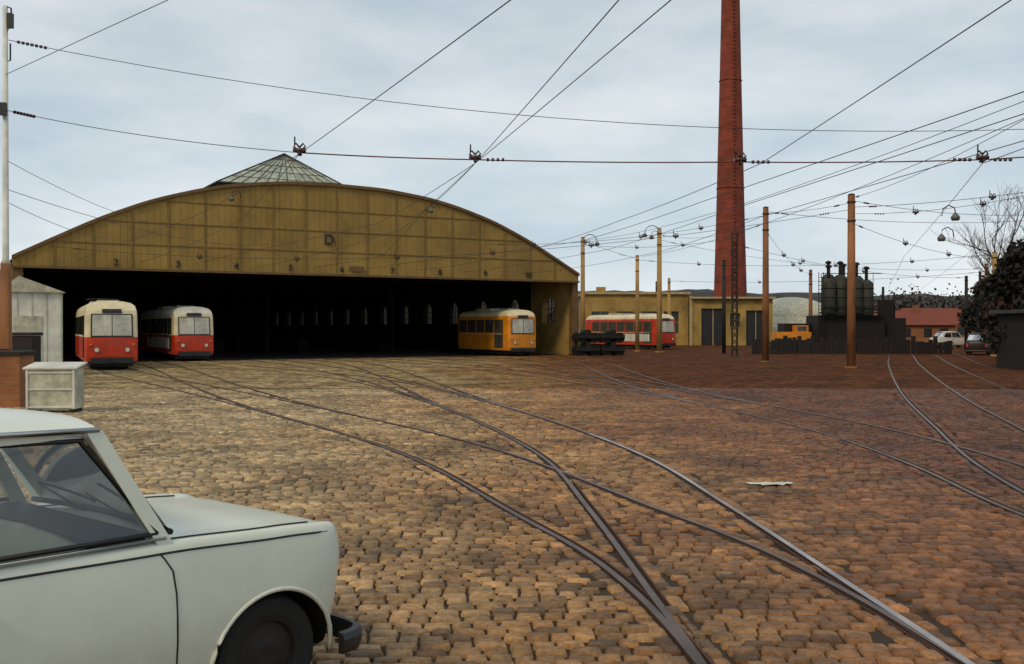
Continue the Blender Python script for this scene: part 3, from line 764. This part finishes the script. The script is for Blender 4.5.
contact([(10.2,21.6),(19.6,49.8),(34,90)]); contact([(12.2,21.6),(22.6,49.8),(37,90)]); contact([(9.3,-3),(10.2,21.6)])
def span(p,q,sag=.3,r=.010,hang=()):
    wire(p,q,sag,r,0,20); insul(p,q,1.0,4,sag); insul(q,p,1.0,4,sag)
    for t in hang:
        c=Vector(p).lerp(Vector(q),t); c.z-=4*sag*t*(1-t); hanger(c.x,c.y,c.z-.05,1.2)
span(tuple(door(2,-.1))+(6.0,),(15.3,44.9,7.2),1.3,.010,(.2,.33,.46,.58,.7,.8)); span((15.3,44.9,6.6),(31,64,6.3),.4,.011,(.3,.6))
span((13.4,52.6,7.8),tuple(door(27,-.1))+(7.2,),.5,.011,(.2,.4,.6,.8)); span((13.4,52.6,7.4),(10.95,74,8.8),.5); span((15.3,44.9,7.5),(13.4,52.6,7.9),.1)
span((13.4,52.6,7.0),(25.1,83.7,6.4),.5,.011,(.3,.5,.7)); span((14.2,63.5,7.6),(5.45,76.7,8.3),.4,.012,(.3,.6)); span((10.95,74,8.4),(40,84,6.9),.9,.012,(.2,.4,.6,.8))
span((15.3,44.9,7.3),(24,30,7.5),.4,.011,(.4,.7)); span((15.3,44.9,7.6),(34.5,60,9),.5,.012); span((13.4,52.6,8.0),(34.5,60,8.6),.5,.012)
span((9.65,76.7,7.1),(31,64,6.6),.6,.012,(.2,.4,.6,.8)); span((14.2,90,6.1),(40,84,6.6),.4,.013,(.3,.6)); span((5.45,76.7,8.6),(9.65,76.7,7.2),.1,.012)
span((12.7,21.6,7.3),(15.3,44.9,7.7),.3,.01); span((12.7,21.6,7.0),(22.4,42,8.6),.2,.01)
span((14.2,63.5,7.2),(36.5,80,5.9),.6,.012,(.25,.5,.75)); span((15.3,44.9,7.0),(22.4,42,7.6),.25,.01,(.35,.7))
wire((12.7,21.6,7.4),(5.6,76.7,8.6),.7,.010,0,20); wire((12.7,21.6,7.1),(9.9,76,7.3),.6,.010,0,20)
def swan(x,y,z,s):
    pts=[(x-s*.25,y,z-.1),(x-s*.2,y,z+.18),(x,y,z+.3),(x+s*.22,y,z+.2),(x+s*.25,y,z)]
    wb.tube(pts,.022,0,6); wb.tube([(x+s*.25,y,z+.02),(x+s*.25,y,z-.14),(x+s*.25,y,z-.26)],[.05,.17,.13],3,12)
dl=door(10.9,-1.2); swan(dl.x,dl.y,9.05,-1); dl2=door(22.9,-1.2); swan(dl2.x,dl2.y,9.1,-1)
for dd,zz in((door(10.9,0),9.1),(door(22.9,0),9.1)): wb.tube([(dd.x,dd.y,zz),(dd.x+.6,dd.y-1.04,zz+.1)],.03,0,5)
swan(16.0,36.5,6.05,1); swan(17.5,40,5.6,-1); swan(9.5,66,8.0,-1)
wb.make('overhead_wires',[M['wire'],M['wirered'],M['insul'],M['lampg']])
# ---------------------------------------------------------------- left yard objects
sa=math.radians(27); w=1.05
sh=empty('white_shed',(-17.15-w*math.cos(sa),38-w*math.sin(sa),0),sa)
b=B()
b.box((0,1.3,1.6),(2*w,2.6,3.2),0)
b.add([(-w-.10,-.15,3.2),(w+.10,-.15,3.2),(-.45,-.15,3.8),(-w-.10,2.75,3.2),(w+.10,2.75,3.2),(-.45,2.75,3.8)],[(0,1,2),(5,4,3),(1,4,5,2),(0,2,5,3),(0,3,4,1)],1)
b.box((-.15,-.02,1.2),(.95,.05,2.2),2)
for k in range(5): b.box((-w+.05+k*.5,-.008,1.6),(.03,.03,3.2),2)
b.make('shed_body',[M['white'],M['galv'],M['galv'],M['tramwin']],sh)
b=B(); b.box((0,0,.95),(.85,.6,1.3),0); b.box((0,0,1.66),(.95,.7,.1),0)
b.box((0,0,.16),(.6,.5,.3),0); b.make('meter_cabinet',[M['darksteel']],bevel=.02,loc=(-15.7,32,0))
b=B(); b.box((0,0,.62),(.9,.7,1.22),0); b.box((0,0,1.27),(1.0,.8,.09),1); b.make('brick_pier',[M['orangebrick'],M['darksteel']],bevel=.01,loc=(-11.75,23.2,0))
gb=empty('grit_box',(-9.95,21.7,.03),math.radians(6))
b=B(); b.box((0,0,.5),(1.0,.62,.86),0)
b.add([(-.56,-.36,.93),(.56,-.36,.93),(.56,.36,1.03),(-.56,.36,1.03),(-.56,-.36,.97),(.56,-.36,.97),(.56,.36,1.07),(-.56,.36,1.07)],[(0,3,2,1),(4,5,6,7),(0,1,5,4),(1,2,6,5),(2,3,7,6),(3,0,4,7)],1)
for x in(-.48,.48): b.box((x,-.325,.5),(.05,.03,.84),1)
for z in(.12,.5,.86): b.box((0,-.322,z),(.9,.02,.04),1)
for x in(-.42,.42): b.box((x,0,.04),(.09,.6,.09),2)
b.make('box',[M['galv'],M['white'],M['darksteel']],gb,bevel=.006)
# ---------------------------------------------------------------- workshop building right
wk=empty('workshop_building',(0,0,0))
b=B()
def wall_openings(x0,x1,y,zt,ops,mi=0,th=.35):
    xs=x0
    for (a,c,z0,z1,kind) in ops:
        b.box(((xs+a)/2,y+th/2,zt/2),(a-xs,th,zt),mi)
        if z0>0: b.box(((a+c)/2,y+th/2,z0/2),(c-a,th,z0),mi)
        b.box(((a+c)/2,y+th/2,(z1+zt)/2),(c-a,th,zt-z1),mi)
        b.box(((a+c)/2,y+th-.05,(z0+z1)/2),(c-a,.04,z1-z0),3 if kind=='w' else 2)
        if kind=='w':
            n=max(2,int((c-a)/.6))
            for k in range(n+1): b.box((a+(c-a)*k/n,y+.16,(z0+z1)/2),(.05,.05,z1-z0),4)
            b.box(((a+c)/2,y+.15,(z0+z1)/2),(c-a,.05,.05),4)
        else: b.box(((a+c)/2,y+.2,(z0+z1)/2),(.08,.06,z1-z0),4)
        xs=c
    b.box(((xs+x1)/2,y+th/2,zt/2),(x1-xs,th,zt),mi)
wall_openings(7.7,18.6,105,5.4,[(8.4,10.2,1.3,3.6,'w'),(11,12.8,1.3,3.6,'w'),(13.6,15.4,1.3,3.6,'w'),(16,17.6,1.3,3.6,'w')])
b.box((13.15,111,5.53),(11.3,12.6,.25),1); b.box((13.15,111,2.7),(10.7,11,5.2),0)
wall_openings(18.9,27.4,104.6,4.9,[(19.9,22.4,0,3.9,'d'),(22.9,24.0,2.0,3.4,'w'),(24.6,26.7,0,3.7,'d')])
b.box((23.15,110,5.02),(8.9,11.8,.2),1); b.box((23.15,110,2.4),(8.3,10,4.7),0)
b.box((18.78,104.55,2.6),(.3,.3,5.2),1)
b.box((10,112,6.0),(1,1,.9),0); b.tube([(16,110,5.6),(16,110,7.0)],.15,2,8)
b.make('walls_and_roof',[M['plaster'],M['cornice'],M['black'],M['tramwin'],M['cornice']],wk)
ch=empty('brick_chimney',(28.5,130,0)); b=B()
pts=[(0,0,z) for z in(0,6,15,25,35,45,50)]; rr=[2.25,2.12,1.86,1.62,1.38,1.17,1.07]
b.tube(pts,rr,0,32); b.tube([(0,0,50),(0,0,50.5),(0,0,51.2)],[1.2,1.35,1.3],0,32); b.box((0,0,1.6),(5.2,5.2,3.2),0)
for z in(20,34): 
    r=2.12-(z-6)*.0238; b.tube([(0,0,z),(0,0,z+.10)],r+.03,0,32)
for k in range(90):
    z=4+k*.5; r=2.17-(z-4)*.0238; b.box((.2,-r-.05,z),(.4,.1,.04),1)
b.make('shaft',[M['chim'],M['darksteel']],ch)
b=B(); 
for k in range(12):
    a0=math.pi/2*k/12;a1=math.pi/2*(k+1)/12; b.tube([(0,0,3.5+3*math.sin(a0)),(0,0,3.5+3*math.sin(a1))],[6*math.cos(a0),max(.05,6*math.cos(a1))],0,28,cap=False)
b.tube([(0,0,0),(0,0,3.5)],6,0,28); b.make('storage_tank',[M['galv']],loc=(42,150,0))
# silos
sl=empty('sand_silos',(25.2,75,0)); b=B()
for i,(x,y,h) in enumerate([(-1.35,0,5.3),(-.35,.4,5.6),(.65,0,5.4),(1.6,.3,5.2),(-.9,1.5,5.7),(.3,1.6,5.5),(1.3,1.6,5.6)]):
    b.tube([(x,y,1.9),(x,y,2.7),(x,y,h),(x,y,h+.25),(x,y,h+.3)],[.2,.52,.52,.3,.1],0,20)
    b.tube([(x,y,h),(x,y,h+1.1)],.13,1,8); b.tube([(x,y,h+1.1),(x,y,h+1.25),(x,y,h+1.32)],[.24,.21,.05],1,10)
    for a in range(4):
        q=math.pi/4+a*math.pi/2; b.tube([(x+.42*math.cos(q),y+.42*math.sin(q),0),(x+.42*math.cos(q),y+.42*math.sin(q),2.8)],.06,1,5)
    for z in(3.3,4.1,4.8): b.tube([(x,y,z),(x,y,z+.07)],.55,1,20)
b.box((0,-.85,3.0),(4.6,.5,.08),1)
for z in(3.45,3.9,5.9): b.tube([(-2.2,-1,z),(2.3,-1,z)],.03,1,5)
for k in range(8): b.tube([(-2.2+k*.64,-1,3),(-2.2+k*.64,-1,5.9 if k%3==0 else 3.9)],.025,1,5)
for x in(-2.4,-2.05): b.tube([(x,-1,0),(x,-1,6)],.03,1,5)
for k in range(19): b.tube([(-2.4,-1,.3*k+.2),(-2.05,-1,.3*k+.2)],.02,1,4)
b.box((.2,1,1.4),(5.0,3,2.8),1); b.box((-3.4,2,1.1),(2,2,2.2),1); b.box((3.6,1.5,1.3),(2,2.4,2.6),1); b.box((3.5,1.5,3.2),(.9,1.0,1.6),1)
b.tube([(3.2,1.2,2.6),(3.2,1.2,5.0)],.1,1,8); b.tube([(4.2,1.6,2.6),(4.2,1.6,4.6)],.08,1,8)
b.make('silo_group',[M['silo'],M['blackish']],sl)
b=B()
for k in range(44):
    x=17+k*.32; h=1.05+U(-.25,.3); b.box((x,70+.1*math.sin(k),h/2),(.29,.06,h),0)
for z in(.4,.8): b.box((24,70.15,z),(14.2,.08,.1),0)
b.make('timber_fence',[M['darksteel']])
wv=empty('works_wagon',(21.3,76,0),0); b=B()
b.box((0,0,1.25),(2.6,1.8,.6),0); b.box((.6,0,1.75),(1.0,1.6,.6),0); b.box((.6,-.81,1.8),(.7,.02,.35),1)
for x in(-.7,.7):
    b.tube([(x,-.8,.42),(x,-.65,.42)],.42,2,16); b.tube([(x,.65,.42),(x,.8,.42)],.42,2,16)
b.box((0,0,.8),(2.7,1.5,.25),2); b.make('wagon_body',[M['orange'],M['tramwin'],M['black']],wv,bevel=.03)
bs=empty('stacked_bogies',(5.6,66.5,0),math.radians(10)); b=B()
for lv in range(2):
    for x in(-.7,1.0):
        for s in(-1,1):
            b.tube([(x-.45,s*.6,.35+lv*.85),(x-.45,s*.75,.35+lv*.85)],.35,0,16); b.tube([(x+.45,s*.6,.35+lv*.85),(x+.45,s*.75,.35+lv*.85)],.35,0,16)
            b.box((x,s*.85,.45+lv*.85),(1.5,.12,.25),0)
        b.box((x,0,.5+lv*.85),(1.2,1.5,.3),0); b.tube([(x,-.8,.75+lv*.8),(x,.8,.75+lv*.8)],.2,0,8)
b.make('bogie_frames',[M['blackish']],bs)
rb=empty('red_roofed_house',(46,116,0),math.radians(-4)); b=B()
b.box((0,3,1.1),(11,6,2.2),0); b.add([(-5.8,-.4,2.2),(5.8,-.4,2.2),(5.8,6.4,2.2),(-5.8,6.4,2.2),(-5.2,3,3.9),(5.2,3,3.9)],[(0,1,5,4),(2,3,4,5),(1,2,5),(3,0,4),(0,3,2,1)],1)
for x in(-4,-2,0,2.4,4.2): b.box((x,-.02,1.3),(.9,.06,1.0),2)
b.box((2,3,4),(.6,.6,1.2),0); b.make('house_parts',[M['orangebrick'],M['redroof'],M['black']],rb)
rb=empty('red_roofed_house',(70,156,0),math.radians(10)); b=B()
b.box((0,3,1.3),(16,7,2.6),0); b.add([(-8.8,-.9,2.6),(8.8,-.9,2.6),(8.8,6.9,2.6),(-8.8,6.9,2.6),(-8,3,5.0),(8,3,5.0)],[(0,1,5,4),(2,3,4,5),(1,2,5),(3,0,4),(0,3,2,1)],1)
for x in(-6,-3,0,3,6): b.box((x,-.55,1.4),(1.1,.1,1.2),2)
b.make('house_parts',[M['orangebrick'],M['redroof'],M['black']],rb)
# ---------------------------------------------------------------- hills
b=B(); nx=260; rows=[(430,0),(450,.55),(480,.85),(520,1.0),(600,1.05),(700,.9)]; vs=[]
for i in range(nx+1):
    x=-700+1400*i/nx
    h=19+6*noise.noise((x*.006,0,3))+3*noise.noise((x*.02,0,1))
    for j,(y,k) in enumerate(rows): vs.append((x,y+10*noise.noise((x*.01,j,0)),h*k+(1.6*R() if j else -1)))
m_=len(rows)
b.add(vs,[(i*m_+j,(i+1)*m_+j,(i+1)*m_+j+1,i*m_+j+1) for i in range(nx) for j in range(m_-1)]); b.make('hills',[M['hill']])
# ---------------------------------------------------------------- trees
def leafclumps(b,c,rad,n,mi,size=.16,flat=.8):
    for _ in range(n):
        d=Vector((random.gauss(0,1),random.gauss(0,1),random.gauss(0,1)*flat)); d=d.normalized()*rad*(R()**.45)
        p=Vector(c)+d; a=Vector((U(-1,1),U(-1,1),U(-1,1))).normalized(); t=a.orthogonal().normalized()*size*U(.6,1.4); s=a.cross(t).normalized()*size*U(.4,.9)
        b.add([p-t,p-s,p+t,p+s],[(0,1,2,3)],mi)
def grow(b,p,d,L,r,dep,tips,spread=.5,mi=0):
    n=3; pts=[p];q=p.copy();dd=d.copy()
    for i in range(n):
        dd=(dd+Vector((U(-1,1),U(-1,1),U(-.5,1)))*.13).normalized(); q=q+dd*L/n; pts.append(q.copy())
    b.tube(pts,[r,r*.88,r*.76,r*.64],mi if dep>1 else 1,5 if dep>2 else 3,cap=False)
    if dep==0: tips.append(q); return
    for k in range(3):
        nd=(dd+Vector((U(-1,1),U(-1,1),U(-.5,.8)))*spread*1.5).normalized()
        st=pts[-1] if k<2 else pts[2]
        grow(b,st.copy(),nd,L*U(.62,.85),r*.58,dep-1,tips,spread,mi)
def baretree(x,y,h):
    b=B(); tips=[]; grow(b,Vector((x,y,0)),Vector((0,0,1)),h*.34,h*.020,6,tips,.45); 
    b.make('bare_tree',[M['bark'],M['twig']])
def evergreen(x,y,h,r,n,mi=0,name='evergreen_tree'):
    b=B(); tips=[]; b.tube([(x,y,0),(x,y,h*.5),(x,y,h*.9)],[h*.03,h*.02,.02],0,8)
    for k in range(int(12+h*2)):
        z=h*U(.08,.95); rr=r*(1-abs(z/h-.4)*1.0); a=U(0,6.28); q=rr*U(.2,.9); c=(x+q*math.cos(a),y+q*math.sin(a),z)
        b.tube([(x,y,z*.8),c],[.04,.01],0,4,cap=False); leafclumps(b,c,r*U(.28,.45),n,1 if R()<.8 else 2,.17)
    b.make(name,[M['bark'],M['leafd'],M['leafb']])
baretree(31.3,64,10.8); baretree(38,76,9.5); baretree(50,100,9.5)
evergreen(23.7,46,5.6,1.9,230); evergreen(26.1,50,6.2,2.0,220); evergreen(29.2,57,6.6,2.2,200); evergreen(32.9,65,6.8,2.5,190); evergreen(36.9,76,6.0,2.5,170); evergreen(43.0,89,6.0,2.6,150); evergreen(51,106,7.0,3,140)
b=B()
for k in range(75):
    x=-2+k*1.7+U(-1,1); y=180+U(-12,12); r=U(2.0,3.6)*(1.25 if x>62 else 1); leafclumps(b,(x,y,r*.9+U(0,1.6)+(1.4 if x>62 else 0)),r,110,0 if R()<.6 else 1,.33)
b.make('distant_tree_row',[M['leafd'],M['leafb']])
hut=empty('gate_hut',(23.3,43.2,0)); b=B(); b.box((0,1.2,1.25),(2.2,2.4,2.5),0); b.box((0,1.2,2.58),(2.7,2.9,.16),1); b.box((-.3,-.02,1.5),(.9,.06,.8),2)
b.make('hut_parts',[M['blackish'],M['roof'],M['tramwin']],hut)
# ---------------------------------------------------------------- world, sun, camera
w=bpy.data.worlds.new('World'); scene.world=w; w.use_nodes=True; n=w.node_tree.nodes; l=w.node_tree.links
bg=n['Background']; bg.inputs['Strength'].default_value=.1
sk=n.new('ShaderNodeTexSky'); sk.sky_type='NISHITA'; sk.sun_disc=False; sk.sun_elevation=math.radians(42); sk.sun_rotation=math.radians(215)
tc=n.new('ShaderNodeTexCoord'); mp=n.new('ShaderNodeMapping'); mp.inputs['Scale'].default_value=(1,1,3.0); l.new(tc.outputs['Generated'],mp.inputs['Vector'])
nz=n.new('ShaderNodeTexNoise'); nz.inputs['Scale'].default_value=2.6; nz.inputs['Detail'].default_value=7; nz.inputs['Roughness'].default_value=.55; l.new(mp.outputs['Vector'],nz.inputs['Vector'])
cr=n.new('ShaderNodeValToRGB'); e=cr.color_ramp.elements; e[0].position=.32; e[0].color=(.45,.55,.63,1); e[1].position=.64; e[1].color=(.76,.81,.83,1); l.new(nz.outputs['Fac'],cr.inputs['Fac'])
sc=n.new('ShaderNodeVectorMath'); sc.operation='SCALE'; l.new(cr.outputs['Color'],sc.inputs[0])
spz=n.new('ShaderNodeSeparateXYZ'); l.new(tc.outputs['Generated'],spz.inputs[0])
hz=n.new('ShaderNodeMapRange'); hz.inputs[1].default_value=0; hz.inputs[2].default_value=.35; hz.inputs[3].default_value=11.6; hz.inputs[4].default_value=9.8; l.new(spz.outputs['Z'],hz.inputs[0]); l.new(hz.outputs[0],sc.inputs[3])
mx=n.new('ShaderNodeMix'); mx.data_type='RGBA'; mx.inputs[0].default_value=.9; l.new(sk.outputs['Color'],mx.inputs[6]); l.new(sc.outputs[0],mx.inputs[7]); l.new(mx.outputs[2],bg.inputs['Color'])
sd=bpy.data.lights.new('sun','SUN'); sd.energy=1.5; sd.angle=math.radians(12); sd.color=(1,.78,.48)
so=bpy.data.objects.new('sun',sd); COL.objects.link(so)
az=math.radians(215); el=math.radians(42)
dirv=Vector((math.sin(az)*math.cos(el),math.cos(az)*math.cos(el),math.sin(el)))
so.rotation_euler=dirv.to_track_quat('Z','Y').to_euler()
cd=bpy.data.cameras.new('camera'); cam=bpy.data.objects.new('camera',cd); COL.objects.link(cam); cd.lens=35; cd.sensor_width=36; cd.clip_end=6000; cd.clip_start=.05
cam.location=(0,0,1.85); cam.rotation_euler=(math.radians(90-.23),0,0); scene.camera=cam
scene.view_settings.view_transform='Standard'; scene.view_settings.look='None'; scene.view_settings.exposure=0
